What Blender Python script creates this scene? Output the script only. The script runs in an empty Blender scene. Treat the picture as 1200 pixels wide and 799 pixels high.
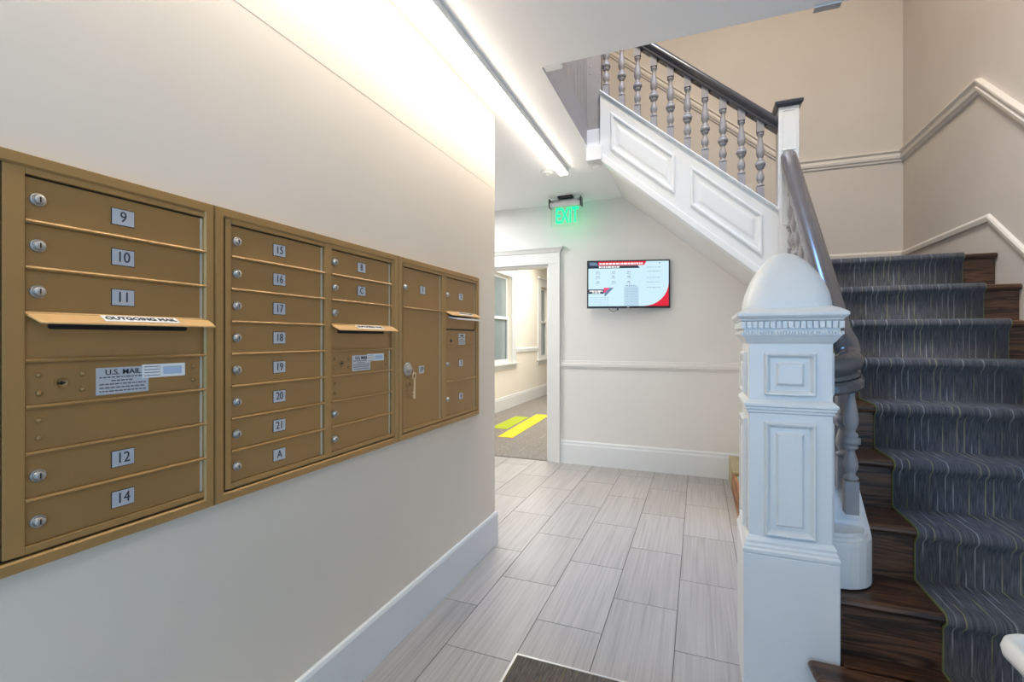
import bpy, bmesh, math, random
from mathutils import Vector, Matrix
random.seed(7)
PI = math.pi
S = bpy.context.scene
COL = S.collection

# ------------------------------------------------------------------ camera
cam_d = bpy.data.cameras.new('camera'); cam = bpy.data.objects.new('camera', cam_d); COL.objects.link(cam)
cam.location = (0, 0, 1.31)
cam.rotation_euler = (PI/2, 0, math.radians(21.5))
cam_d.sensor_width = 36; cam_d.lens = 36*555/1200
cam_d.shift_y = -3.0/1200
cam_d.clip_start = .05
S.camera = cam
S.view_settings.view_transform = 'Standard'; S.view_settings.look = 'None'
S.view_settings.gamma = 1; S.view_settings.use_curve_mapping = False
S.view_settings.exposure = 0.1

# ------------------------------------------------------------------ world and area lights
w = bpy.data.worlds.new('sky'); S.world = w; w.use_nodes = True
w.node_tree.nodes['Background'].inputs[0].default_value = (.62, .78, 1, 1)
w.node_tree.nodes['Background'].inputs[1].default_value = 1.0

def area(name, loc, size, power, color, direction, spread=180):
    d = bpy.data.lights.new(name, 'AREA'); d.shape = 'RECTANGLE'; d.size, d.size_y = size
    d.energy = power; d.color = color; d.spread = math.radians(spread)
    o = bpy.data.objects.new(name, d); COL.objects.link(o); o.location = loc
    o.rotation_euler = Vector(direction).to_track_quat('-Z', 'Z' if abs(direction[2]) < .9 else 'Y').to_euler()
    return o
# daylight through the glazed entrance behind the camera
area('entrance_daylight', (.55, -1.55, 1.35), (1.7, 2.2), 28, (.13, .52, 1), (0, 1, 0))
# ceiling lamps of the entrance lobby, of the upper hall and of the corridor
area('lobby_ceiling_lamp', (.55, -.6, 2.70), (.7, .7), 9, (1, .88, .72), (0, 0, -1))
area('upper_hall_lamp', (.2, 1.9, 5.25), (.9, .9), 112, (1, .89, .76), (0, 0, -1))
area('stairwell_skylight', (-.15, 2.95, 5.38), (.9, .7), 13, (.22, .48, 1), (0, 0, -1), 75)
area('corridor_lamp', (-2.2, 7.6, 2.70), (1.2, 4.0), 88, (1, .95, .88), (0, 0, -1))
area('side_hall_lamp', (-2.5, 3.9, 2.70), (.6, .6), 38, (.96, .98, 1), (0, 0, -1))

# ------------------------------------------------------------------ materials
def mat(name, color, rough=.5, metal=0., noise=None, bump=None, emit=None, spec=None, coat=0, alpha=None, trans=0):
    m = bpy.data.materials.new(name); m.use_nodes = True
    nt = m.node_tree; b = nt.nodes['Principled BSDF']
    b.inputs['Base Color'].default_value = (*color, 1)
    b.inputs['Roughness'].default_value = rough; b.inputs['Metallic'].default_value = metal
    if spec is not None: b.inputs['Specular IOR Level'].default_value = spec
    if coat: b.inputs['Coat Weight'].default_value = coat
    if trans: b.inputs['Transmission Weight'].default_value = trans
    if emit: b.inputs['Emission Color'].default_value = (*emit[0], 1); b.inputs['Emission Strength'].default_value = emit[1]
    tc = nt.nodes.new('ShaderNodeTexCoord')
    if noise:
        sc, amt = noise
        n = nt.nodes.new('ShaderNodeTexNoise'); n.inputs['Scale'].default_value = sc; n.inputs['Detail'].default_value = 4
        nt.links.new(tc.outputs['Object'], n.inputs['Vector'])
        r = nt.nodes.new('ShaderNodeMapRange'); r.inputs['From Min'].default_value = .3; r.inputs['From Max'].default_value = .7
        r.inputs['To Min'].default_value = 1-amt; r.inputs['To Max'].default_value = 1+amt*.4
        nt.links.new(n.outputs['Fac'], r.inputs['Value'])
        mx = nt.nodes.new('ShaderNodeVectorMath'); mx.operation = 'SCALE'; mx.inputs[0].default_value = color
        nt.links.new(r.outputs['Result'], mx.inputs['Scale']); nt.links.new(mx.outputs[0], b.inputs['Base Color'])
    if bump:
        sc, st = bump
        n = nt.nodes.new('ShaderNodeTexNoise'); n.inputs['Scale'].default_value = sc; n.inputs['Detail'].default_value = 5
        nt.links.new(tc.outputs['Object'], n.inputs['Vector'])
        bp = nt.nodes.new('ShaderNodeBump'); bp.inputs['Strength'].default_value = st; bp.inputs['Distance'].default_value = .004
        nt.links.new(n.outputs['Fac'], bp.inputs['Height']); nt.links.new(bp.outputs[0], b.inputs['Normal'])
    return m
def srgb(r, g, b):
    return tuple(((c/255+.055)/1.055)**2.4 if c > 10 else c/255/12.92 for c in (r, g, b))

M = {}
M['wall'] = mat('wall_paint', srgb(226, 216, 201), .55, noise=(1.5, .03), bump=(6, .12))
M['hallwall'] = mat('hall_wall_paint', srgb(222, 220, 216), .6, noise=(1.2, .03), bump=(6, .1))
M['tan'] = mat('stairwell_paint', srgb(212, 204, 194), .6, noise=(2, .04), bump=(4, .15))
M['ceil'] = mat('ceiling_paint', srgb(243, 243, 243), .6, noise=(1, .02))
M['white'] = mat('white_gloss_paint', srgb(221, 224, 225), .32, noise=(3, .03), bump=(14, .10))
M['offwhite'] = mat('cream_trim_paint', srgb(226, 220, 210), .45, noise=(3, .03))
M['curtan'] = mat('cream_corridor_paint', srgb(232, 227, 216), .6)
M['casing'] = mat('door_casing_paint', srgb(222, 221, 217), .45)
M['greypaint'] = mat('grey_baluster_paint', srgb(150, 148, 151), .5, noise=(20, .06), bump=(30, .1))
M['greyboard'] = mat('grey_board_paint', srgb(150, 148, 147), .5, noise=(8, .12))
M['dark'] = mat('dark_grey_rail_paint', srgb(66, 68, 74), .25, noise=(10, .08), bump=(20, .06), coat=.3)
M['railgrey'] = mat('mid_grey_rail_paint', srgb(92, 90, 92), .2, noise=(10, .08), bump=(20, .06), coat=.3)
M['gold'] = mat('gold_powder_coat', srgb(172, 136, 84), .42, metal=.35, noise=(5, .04), bump=(250, .06))
M['golddk'] = mat('gold_powder_coat_door', srgb(164, 128, 78), .42, metal=.35, noise=(4, .05), bump=(250, .06))
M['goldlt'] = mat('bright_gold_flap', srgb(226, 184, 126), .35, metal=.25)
M['gapgold'] = mat('pale_hinge_strip', srgb(206, 202, 184), .4, metal=.2)
M['black'] = mat('black_void', (.006, .006, .006), .7)
M['chrome'] = mat('brushed_nickel', (.50, .48, .455), .38, metal=.85, bump=(200, .1))
M['keyhole'] = mat('dark_keyway', (.03, .03, .03), .4, metal=.6)
M['brass'] = mat('pale_brass_key', (.78, .66, .45), .28, metal=.9)
M['plate'] = mat('silver_number_plate', srgb(196, 200, 206), .35, metal=.25)
M['ink'] = mat('black_print', (.03, .035, .05), .5)
M['inkgrey'] = mat('grey_print', (.12, .12, .14), .6)
M['paper'] = mat('white_paper', srgb(236, 236, 234), .6)
M['bluepaper'] = mat('pale_blue_paper', srgb(178, 198, 220), .6)
M['plastic'] = mat('white_plastic', srgb(235, 235, 232), .4)
M['blackpl'] = mat('black_plastic', (.015, .017, .02), .3)
M['alu'] = mat('silver_aluminium', (.70, .70, .70), .35, metal=.8)
M['shadow'] = mat('dark_gap', (.03, .025, .02), .7)
M['glass'] = mat('corridor_window_glass', srgb(132, 146, 150), .12, noise=(1.2, .08))
M['led'] = mat('led_diffuser', (1, 1, 1), .5, emit=((1, .88, .74), 29))
M['corrled'] = mat('corridor_light_diffuser', (1, 1, 1), .5, emit=((1, .93, .80), 9))
M['exit'] = mat('green_lit_letters', (.0, .2, .08), .5, emit=((.0, 1, .32), 1.4))
M['limeedge'] = mat('lime_carpet_binding', srgb(118, 124, 80), .9)
M['yellow'] = mat('yellow_carpet_plank', srgb(232, 206, 48), .9, noise=(60, .08))
M['green'] = mat('lime_green_carpet_plank', srgb(170, 186, 40), .9, noise=(60, .08))
M['grout'] = mat('grey_grout', srgb(104, 100, 96), .8)
M['teal'] = mat('teal_label_paint', srgb(110, 190, 180), .6)
M['boxlid'] = mat('pale_straw_board', srgb(176, 164, 128), .7, noise=(12, .15))

def clear_glass():
    m = mat('clear_sign_panel', (.85, 1, .92), .05, trans=1.0)
    m.node_tree.nodes['Principled BSDF'].inputs['IOR'].default_value = 1.05
    return m
M['clear'] = clear_glass()

def screen(name, c, k):
    return mat(name, (.02, .02, .02), .2, emit=(c, k))
M['s_bg'] = screen('screen_pale_blue', srgb(196, 226, 240), 1.05)
M['s_bg2'] = screen('screen_panel_blue', srgb(178, 208, 226), 1.0)
M['s_red'] = screen('screen_red', srgb(226, 20, 52), .95)
M['s_dark'] = screen('screen_dark', srgb(44, 50, 68), .8)
M['s_white'] = screen('screen_white', srgb(250, 245, 248), 1.1)
M['s_grey'] = screen('screen_grey', srgb(150, 170, 186), .9)
M['s_pink'] = screen('screen_pink', srgb(236, 60, 110), .95)
M['s_blue'] = screen('screen_slate', srgb(104, 128, 160), .9)

def wood(name, dark, light, axis=0, scale=1.0, rough=.32):
    m = bpy.data.materials.new(name); m.use_nodes = True; nt = m.node_tree; b = nt.nodes['Principled BSDF']
    b.inputs['Roughness'].default_value = rough
    tc = nt.nodes.new('ShaderNodeTexCoord'); mp = nt.nodes.new('ShaderNodeMapping')
    sc = [14, 14, 14]; sc[axis] = 1.1; mp.inputs['Scale'].default_value = [s*scale for s in sc]
    nt.links.new(tc.outputs['Object'], mp.inputs['Vector'])
    n = nt.nodes.new('ShaderNodeTexNoise'); n.inputs['Scale'].default_value = 1.0; n.inputs['Detail'].default_value = 3
    n.inputs['Distortion'].default_value = .6
    nt.links.new(mp.outputs[0], n.inputs['Vector'])
    mul = nt.nodes.new('ShaderNodeMath'); mul.operation = 'MULTIPLY'; mul.inputs[1].default_value = 9
    fr = nt.nodes.new('ShaderNodeMath'); fr.operation = 'PINGPONG'; fr.inputs[1].default_value = 1
    nt.links.new(n.outputs['Fac'], mul.inputs[0]); nt.links.new(mul.outputs[0], fr.inputs[0])
    mp2 = nt.nodes.new('ShaderNodeMapping'); sc2 = [180, 180, 180]; sc2[axis] = 6; mp2.inputs['Scale'].default_value = [s*scale for s in sc2]
    nt.links.new(tc.outputs['Object'], mp2.inputs['Vector'])
    n2 = nt.nodes.new('ShaderNodeTexNoise'); n2.inputs['Scale'].default_value = 1.0
    nt.links.new(mp2.outputs[0], n2.inputs['Vector'])
    mxf = nt.nodes.new('ShaderNodeMath'); mxf.operation = 'MULTIPLY'
    nt.links.new(fr.outputs[0], mxf.inputs[0]); nt.links.new(n2.outputs['Fac'], mxf.inputs[1])
    cr = nt.nodes.new('ShaderNodeValToRGB'); cr.color_ramp.elements[0].color = (*dark, 1); cr.color_ramp.elements[1].color = (*light, 1)
    cr.color_ramp.elements[0].position = .05; cr.color_ramp.elements[1].position = .5
    nt.links.new(mxf.outputs[0], cr.inputs[0]); nt.links.new(cr.outputs[0], b.inputs['Base Color'])
    bp = nt.nodes.new('ShaderNodeBump'); bp.inputs['Strength'].default_value = .15; bp.inputs['Distance'].default_value = .002
    nt.links.new(n2.outputs['Fac'], bp.inputs['Height']); nt.links.new(bp.outputs[0], b.inputs['Normal'])
    return m
M['wood'] = wood('dark_stained_oak', srgb(46, 30, 22), srgb(100, 70, 50), scale=2.0)
M['boxwood'] = wood('orange_brown_board', srgb(120, 76, 44), srgb(188, 132, 88), axis=1, rough=.6)

def tile_mat():
    m = bpy.data.materials.new('grey_striated_porcelain'); m.use_nodes = True; nt = m.node_tree; b = nt.nodes['Principled BSDF']
    at = nt.nodes.new('ShaderNodeAttribute'); at.attribute_name = 'tile_rand'
    tc = nt.nodes.new('ShaderNodeTexCoord')
    off = nt.nodes.new('ShaderNodeVectorMath'); off.operation = 'SCALE'; off.inputs[0].default_value = (7.3, 31.7, 3.1)
    nt.links.new(at.outputs['Fac'], off.inputs['Scale'])
    add = nt.nodes.new('ShaderNodeVectorMath'); nt.links.new(tc.outputs['Object'], add.inputs[0]); nt.links.new(off.outputs[0], add.inputs[1])
    def streak(sx, sy, dist):
        mp = nt.nodes.new('ShaderNodeMapping'); mp.inputs['Scale'].default_value = (sx, sy, 1)
        nt.links.new(add.outputs[0], mp.inputs['Vector'])
        n = nt.nodes.new('ShaderNodeTexNoise'); n.inputs['Scale'].default_value = 1; n.inputs['Detail'].default_value = 2; n.inputs['Distortion'].default_value = dist
        nt.links.new(mp.outputs[0], n.inputs['Vector']); return n
    a = streak(70, 1.5, .35); c = streak(240, 2.5, .2)
    mx = nt.nodes.new('ShaderNodeMath'); mx.operation = 'MULTIPLY_ADD'; mx.inputs[1].default_value = .5
    nt.links.new(c.outputs['Fac'], mx.inputs[0]); nt.links.new(a.outputs['Fac'], mx.inputs[2])
    cr = nt.nodes.new('ShaderNodeValToRGB'); e = cr.color_ramp.elements
    e[0].position = .50; e[0].color = (*srgb(149, 146, 144), 1); e[1].position = .95; e[1].color = (*srgb(173, 170, 168), 1)
    k = e.new(.68); k.color = (*srgb(162, 159, 157), 1)
    nt.links.new(mx.outputs[0], cr.inputs[0])
    mr = nt.nodes.new('ShaderNodeMapRange'); mr.inputs['To Min'].default_value = .93; mr.inputs['To Max'].default_value = 1.05
    nt.links.new(at.outputs['Fac'], mr.inputs['Value'])
    sc = nt.nodes.new('ShaderNodeVectorMath'); sc.operation = 'SCALE'
    nt.links.new(cr.outputs[0], sc.inputs[0]); nt.links.new(mr.outputs[0], sc.inputs['Scale'])
    nt.links.new(sc.outputs[0], b.inputs['Base Color'])
    b.inputs['Roughness'].default_value = .38
    return m
M['tile'] = tile_mat()

def carpet(name, base, stripes, axis=0, freq=26, rough=.95, bumpy=.9):
    """woven carpet with dashed stripes that run along the other axis"""
    m = bpy.data.materials.new(name); m.use_nodes = True; nt = m.node_tree; b = nt.nodes['Principled BSDF']
    b.inputs['Roughness'].default_value = rough; b.inputs['Specular IOR Level'].default_value = .1
    b.inputs['Sheen Weight'].default_value = .08; b.inputs['Sheen Roughness'].default_value = .5
    tc = nt.nodes.new('ShaderNodeTexCoord'); sp = nt.nodes.new('ShaderNodeSeparateXYZ'); nt.links.new(tc.outputs['Object'], sp.inputs[0])
    lat = sp.outputs[axis]
    s2 = nt.nodes.new('ShaderNodeMath'); s2.operation = 'SUBTRACT'
    nt.links.new(sp.outputs[1-axis], s2.inputs[0]); nt.links.new(sp.outputs[2], s2.inputs[1])
    cb = nt.nodes.new('ShaderNodeCombineXYZ')
    def mul(src, k):
        q = nt.nodes.new('ShaderNodeMath'); q.operation = 'MULTIPLY'; q.inputs[1].default_value = k; nt.links.new(src, q.inputs[0]); return q.outputs[0]
    nt.links.new(mul(lat, freq), cb.inputs[0]); 
    fl = nt.nodes.new('ShaderNodeMath'); fl.operation = 'FLOOR'; nt.links.new(mul(lat, freq), fl.inputs[0])
    wn = nt.nodes.new('ShaderNodeTexWhiteNoise'); wn.noise_dimensions = '1D'; nt.links.new(fl.outputs[0], wn.inputs['W'])
    # line position inside each band
    fr = nt.nodes.new('ShaderNodeMath'); fr.operation = 'FRACT'; nt.links.new(mul(lat, freq), fr.inputs[0])
    d = nt.nodes.new('ShaderNodeMath'); d.operation = 'SUBTRACT'; nt.links.new(fr.outputs[0], d.inputs[0]); d.inputs[1].default_value = .5
    ab = nt.nodes.new('ShaderNodeMath'); ab.operation = 'ABSOLUTE'; nt.links.new(d.outputs[0], ab.inputs[0])
    ln = nt.nodes.new('ShaderNodeMath'); ln.operation = 'LESS_THAN'; ln.inputs[1].default_value = .075; nt.links.new(ab.outputs[0], ln.inputs[0])
    # dashes along the run
    c2 = nt.nodes.new('ShaderNodeCombineXYZ'); nt.links.new(mul(fl.outputs[0], 7.77), c2.inputs[0]); nt.links.new(mul(s2.outputs[0], 4.5), c2.inputs[1])
    dn = nt.nodes.new('ShaderNodeTexNoise'); dn.inputs['Scale'].default_value = 1; dn.inputs['Detail'].default_value = 1; nt.links.new(c2.outputs[0], dn.inputs['Vector'])
    dm = nt.nodes.new('ShaderNodeMapRange'); dm.inputs['From Min'].default_value = .47; dm.inputs['From Max'].default_value = .60; nt.links.new(dn.outputs['Fac'], dm.inputs['Value'])
    fac = nt.nodes.new('ShaderNodeMath'); fac.operation = 'MULTIPLY'; nt.links.new(ln.outputs[0], fac.inputs[0]); nt.links.new(dm.outputs[0], fac.inputs[1])
    fine = nt.nodes.new('ShaderNodeTexNoise'); fine.inputs['Scale'].default_value = 260; nt.links.new(tc.outputs['Object'], fine.inputs['Vector'])
    f2 = nt.nodes.new('ShaderNodeMath'); f2.operation = 'MULTIPLY'; nt.links.new(fac.outputs[0], f2.inputs[0]); f2.inputs[1].default_value = .8
    # base: fine streaks
    c3 = nt.nodes.new('ShaderNodeCombineXYZ'); nt.links.new(mul(lat, 230), c3.inputs[0]); nt.links.new(mul(s2.outputs[0], 16), c3.inputs[1])
    bn = nt.nodes.new('ShaderNodeTexNoise'); bn.inputs['Scale'].default_value = 1; bn.inputs['Detail'].default_value = 3; nt.links.new(c3.outputs[0], bn.inputs['Vector'])
    cr = nt.nodes.new('ShaderNodeValToRGB'); e = cr.color_ramp.elements
    e[0].position = .34; e[0].color = (*[c*.62 for c in base], 1); e[1].position = .66; e[1].color = (*[min(1, c*1.3) for c in base], 1)
    nt.links.new(bn.outputs['Fac'], cr.inputs[0])
    sr = nt.nodes.new('ShaderNodeValToRGB'); sr.color_ramp.interpolation = 'CONSTANT'; e = sr.color_ramp.elements
    e[0].color = (*stripes[0], 1); e[1].color = (*stripes[1], 1); e[1].position = .5
    nt.links.new(wn.outputs['Value'], sr.inputs[0])
    mix = nt.nodes.new('ShaderNodeMix'); mix.data_type = 'RGBA'
    nt.links.new(f2.outputs[0], mix.inputs[0]); nt.links.new(cr.outputs[0], mix.inputs[6]); nt.links.new(sr.outputs[0], mix.inputs[7])
    nt.links.new(mix.outputs[2], b.inputs['Base Color'])
    bp = nt.nodes.new('ShaderNodeBump'); bp.inputs['Strength'].default_value = bumpy; bp.inputs['Distance'].default_value = .003
    nt.links.new(fine.outputs['Fac'], bp.inputs['Height']); nt.links.new(bp.outputs[0], b.inputs['Normal'])
    return m
M['runner'] = carpet('blue_grey_striped_carpet', srgb(88, 90, 96), (srgb(150, 146, 112), srgb(158, 160, 164)), freq=40)
M['matcarpet'] = carpet('brown_striped_mat', srgb(98, 92, 86), (srgb(140, 124, 72), srgb(120, 110, 100)), freq=40)
M['planks'] = carpet('grey_carpet_planks', srgb(140, 135, 130), (srgb(128, 122, 110), srgb(160, 150, 134)), freq=8)

# ------------------------------------------------------------------ mesh helpers
ORG = {}
def put(o, kind=None, label=None, cat=None, group=None):
    if kind: o['kind'] = kind
    if label: o['label'] = label
    if cat: o['category'] = cat
    if group: o['group'] = group
    return o
def thing(name, loc, label, cat, group=None):
    o = bpy.data.objects.new(name, None); COL.objects.link(o); o.location = loc; o.empty_display_size = .1
    ORG[o.name] = Vector(loc); return put(o, None, label, cat, group)

class MB:
    def __init__(s): s.bm = bmesh.new()
    def v(s, *c): return s.bm.verts.new(c)
    def face(s, vs, mi=0, sm=False):
        try: f = s.bm.faces.new(vs)
        except ValueError: return None
        f.material_index = mi; f.smooth = sm; return f
    def box(s, x0, x1, y0, y1, z0, z1, mi=0):
        p = [s.v(x, y, z) for z in (z0, z1) for (x, y) in ((x0, y0), (x1, y0), (x1, y1), (x0, y1))]
        for q in ((3, 2, 1, 0), (4, 5, 6, 7), (0, 1, 5, 4), (1, 2, 6, 5), (2, 3, 7, 6), (3, 0, 4, 7)): s.face([p[i] for i in q], mi)
        return s
    def cbox(s, c, d, mi=0): return s.box(c[0]-d[0]/2, c[0]+d[0]/2, c[1]-d[1]/2, c[1]+d[1]/2, c[2]-d[2]/2, c[2]+d[2]/2, mi)
    def loft(s, rings, closed=True, caps=True, sm=False, mi=0):
        R = [[s.v(*p) for p in r] for r in rings]; n = len(R[0])
        for a, b in zip(R, R[1:]):
            for i in range(n if closed else n-1):
                j = (i+1) % n; s.face([a[i], a[j], b[j], b[i]], mi, sm)
        if caps and closed: s.face(R[0][::-1], mi); s.face(R[-1], mi)
        return s
    def prism(s, poly, d, mi=0):
        d = Vector(d); return s.loft([[tuple(p) for p in poly], [tuple(Vector(p)+d) for p in poly]], mi=mi)
    def lathe(s, prof, c=(0, 0, 0), axis='z', n=16, sm=True, mi=0):
        rings = []
        for r, h in prof:
            ring = []
            for k in range(n):
                a = 2*PI*k/n; u, v_ = r*math.cos(a), r*math.sin(a)
                if axis == 'z': p = (c[0]+u, c[1]+v_, c[2]+h)
                elif axis == 'x': p = (c[0]+h, c[1]+u, c[2]+v_)
                else: p = (c[0]+v_, c[1]+h, c[2]+u)
                ring.append(p)
            rings.append(ring)
        return s.loft(rings, sm=sm, mi=mi)
    def squares(s, prof, c, mi=0, n=4):
        """square-section stack: (half width, z)"""
        return s.loft([[(c[0]+a*i, c[1]+a*j, c[2]+z) for i, j in ((-1, -1), (1, -1), (1, 1), (-1, 1))] for a, z in prof], mi=mi)
    def sweep(s, path, prof, closed_prof=True, side=1, sm=False, mi=0):
        """path of 3D points; prof = (lateral, up) pairs; lateral is horizontal and at right angles to the run"""
        P = [Vector(p) for p in path]; rings = []
        for i, p in enumerate(P):
            def hd(a, b):
                d = Vector((b.x-a.x, b.y-a.y, 0)); return d.normalized() if d.length > 1e-6 else None
            d1 = hd(P[i-1], p) if i else None; d2 = hd(p, P[i+1]) if i < len(P)-1 else None
            d1 = d1 or d2; d2 = d2 or d1
            n1 = Vector((d1.y, -d1.x, 0)); n2 = Vector((d2.y, -d2.x, 0)); m = (n1+n2)
            m = m/max(m.dot(n1), .2) if m.length > 1e-6 else n1
            rings.append([tuple(p+m*a*side+Vector((0, 0, b))) for a, b in prof])
        return s.loft(rings, closed=closed_prof, caps=closed_prof, sm=sm, mi=mi)
    def tube(s, pts, r, n=8, mi=0):
        P = [Vector(p) for p in pts]; rings = []
        for i, p in enumerate(P):
            t = (P[min(i+1, len(P)-1)]-P[max(i-1, 0)]).normalized()
            up = Vector((0, 0, 1)) if abs(t.z) < .9 else Vector((1, 0, 0))
            a = t.cross(up).normalized(); b = t.cross(a)
            rings.append([tuple(p+(a*math.cos(2*PI*k/n)+b*math.sin(2*PI*k/n))*r) for k in range(n)])
        return s.loft(rings, sm=True, mi=mi)
    def build(s, name, m, parent=None, bevel=0, kind=None, label=None, cat=None, group=None, loc=None, seg=2):
        bmesh.ops.remove_doubles(s.bm, verts=s.bm.verts, dist=1e-6)
        bmesh.ops.recalc_face_normals(s.bm, faces=s.bm.faces)
        root = parent
        while root is not None and root.parent is not None: root = root.parent
        off = ORG.get(root.name, Vector()) if root is not None else Vector()
        if loc is not None and root is None: off = Vector(loc)
        if off.length: bmesh.ops.translate(s.bm, verts=s.bm.verts, vec=-off)
        me = bpy.data.meshes.new(name); s.bm.to_mesh(me); s.bm.free()
        for q in (m if isinstance(m, (list, tuple)) else [m]): me.materials.append(M[q])
        o = bpy.data.objects.new(name, me); COL.objects.link(o)
        if parent is not None: o.parent = parent
        elif loc is not None: o.location = loc; ORG[o.name] = Vector(loc)
        if bevel:
            b = o.modifiers.new('bevel', 'BEVEL'); b.width = bevel; b.segments = seg; b.limit_method = 'ANGLE'; b.angle_limit = math.radians(40)
        return put(o, kind, label, cat, group)

def text_mesh(txt, size, origin, right, up, m, parent, name='number', bold=0.0, depth=.0006, sx=1.0):
    cu = bpy.data.curves.new('t', 'FONT'); cu.body = txt; cu.size = size; cu.align_x = 'CENTER'; cu.align_y = 'CENTER'
    cu.extrude = depth; cu.offset = bold
    t = bpy.data.objects.new('t', cu); COL.objects.link(t)
    dg = bpy.context.evaluated_depsgraph_get(); me = bpy.data.meshes.new_from_object(t.evaluated_get(dg))
    bpy.data.objects.remove(t)
    R = Vector(right); U = Vector(up); N = R.cross(U)
    root = parent
    while root is not None and root.parent is not None: root = root.parent
    off = ORG.get(root.name, Vector()) if root is not None else Vector()
    O = Vector(origin)-off
    mt = Matrix(((R.x*sx, U.x, N.x, O.x), (R.y*sx, U.y, N.y, O.y), (R.z*sx, U.z, N.z, O.z), (0, 0, 0, 1)))
    me.transform(mt); me.materials.clear(); me.materials.append(M[m]); me.name = name
    o = bpy.data.objects.new(name, me); COL.objects.link(o); o.parent = parent
    return o

# ------------------------------------------------------------------ dimensions
XL, XR, YE, YB, ZC = -1.21, 1.58, 2.774, 4.85, 2.73
ZU = 3.10                      # upper hall floor
HX, HY = -.765, 2.37           # edges of the opening in the ceiling
TOP = 5.4
RISE, RUN, YL, ZL = .2, .2205, 3.507, 1.8

# ------------------------------------------------------------------ floor of striated tiles
b = MB(); b.box(-3.4, XR+.15, -1.75, YB+.02, -.12, -.003, 0)
x0 = -1.009-9*.305
tiles = []
k = -9
while True:
    xa = -1.009+k*.305
    if xa > XR: break
    ph = 1.785 if k % 2 == 0 else 2.10
    y = ph-8*.627
    while y < YB:
        ya, yb = max(y, -1.75), min(y+.627, YB+.02)
        xa2, xb2 = max(xa, -3.4), min(xa+.305, XR)
        if yb > ya and xb2 > xa2+.01: tiles.append((xa2+.002, xb2-.002, ya+.0018, yb-.0018))
        y += .627
    k += 1
n0 = len(b.bm.faces)
for t in tiles: b.box(t[0], t[1], t[2], t[3], -.004, 0, 1)
bmesh.ops.recalc_face_normals(b.bm, faces=b.bm.faces)
me = bpy.data.meshes.new('floor'); lay = b.bm.faces.layers.float.new('tile_rand'); b.bm.faces.ensure_lookup_table()
for i in range(len(tiles)):
    r_ = random.random()
    for j in range(6): b.bm.faces[n0+i*6+j][lay] = r_
b.bm.to_mesh(me); b.bm.free(); me.materials.append(M['grout']); me.materials.append(M['tile'])
fl = bpy.data.objects.new('floor', me); COL.objects.link(fl); put(fl, 'structure')

# corridor beyond the doorway: carpet planks with accents
MB().box(-3.4, -1.0, YB+.02, 14, -.12, 0).build('floor', 'planks', kind='structure')
MB().prism([(-2.49, 5.80, .0002), (-2.28, 5.80, .0002), (-2.36, 7.75, .0002), (-2.60, 7.75, .0002)], (0, 0, .004)).build('carpet_plank', 'yellow', loc=(-2.4, 6.8, 0), label='long bright yellow carpet plank set in the grey corridor floor', cat='carpet plank')
MB().prism([(-2.83, 6.33, .0002), (-2.575, 6.33, .0002), (-2.62, 7.42, .0002), (-2.86, 7.42, .0002)], (0, 0, .004)).build('carpet_plank', 'green', loc=(-2.7, 6.9, 0), label='shorter lime green carpet plank beside the yellow one in the corridor', cat='carpet plank')
MB().box(-2.7, -1.489, YB-.01, YB+.03, -.001, .003).build('trim_9', 'grout', kind='structure')

# ------------------------------------------------------------------ walls
MB().box(XL-.16, XL, -1.75, YE, 0, ZC).build('wall_left', 'wall', kind='structure', bevel=.004)
MB().box(-3.4, XL-.16, YE-.12, YE, 0, ZC).build('wall_side', 'hallwall', kind='structure')
MB().box(-3.5, -3.4, YE-.12, YB, 0, ZC).build('wall_hall', 'hallwall', kind='structure')
b = MB()
DX0, DX1, DZ = -2.50, -1.489, 2.10
b.box(-3.5, DX0, YB, YB+.15, 0, ZC); b.box(DX0, DX1, YB, YB+.15, DZ, ZC); b.box(DX1, .46, YB, YB+.15, 0, ZC)
b.build('wall_back', 'hallwall', kind='structure')
b = MB(); b.box(-2.6, .46, YB, YB+.15, ZC, TOP); b.box(.46, XR+.15, YB, YB+.15, 0, TOP)
b.build('wall_stairwell', 'tan', kind='structure')
MB().box(XR, XR+.15, -1.75, YB, 0, TOP).build('wall_right', 'tan', kind='structure')
b = MB(); b.box(XL-.16, -.35, -1.9, -1.75, 0, ZC); b.box(1.45, XR+.15, -1.9, -1.75, 0, ZC); b.box(-.35, 1.45, -1.9, -1.75, 2.45, ZC)
b.build('wall_front', 'wall', kind='structure')
b = MB(); b.box(-2.6, XR+.15, -1.9, -1.75, ZC, TOP); b.build('wall_upper_front', 'tan', kind='structure')
MB().box(-2.75, -2.6, -1.9, YB+.15, ZC, TOP).build('wall_upper_left', 'tan', kind='structure')
# entrance door frame behind the camera
b = MB()
for xx in (-.35, .52, 1.39): b.box(xx, xx+.06, -1.86, -1.80, 0, 2.45)
b.box(-.35, 1.45, -1.86, -1.80, 2.39, 2.45); b.box(-.35, 1.45, -1.86, -1.80, 0, .08)
b.build('door_2', 'white', kind='structure')

# ceilings (the lower one has the stairwell opening)
b = MB(); b.box(-3.5, HX, -1.9, YB+.0, ZC, ZU-.18); b.box(HX, XR, -1.9, HY, ZC, ZU-.18); b.box(HX, -.706, 3.521, YB, ZC, ZC+.05)
b.build('ceiling', 'ceil', kind='structure')
b = MB(); b.box(-2.6, HX-.02, -1.75, YB, ZU-.18, ZU); b.box(HX-.02, XR, -1.75, HY-.02, ZU-.18, ZU)
b.build('floor_upper', 'greyboard', kind='structure')
MB().box(-2.75, XR+.15, -1.9, YB+.15, TOP, TOP+.1).build('ceiling_upper', 'ceil', kind='structure')

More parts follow.
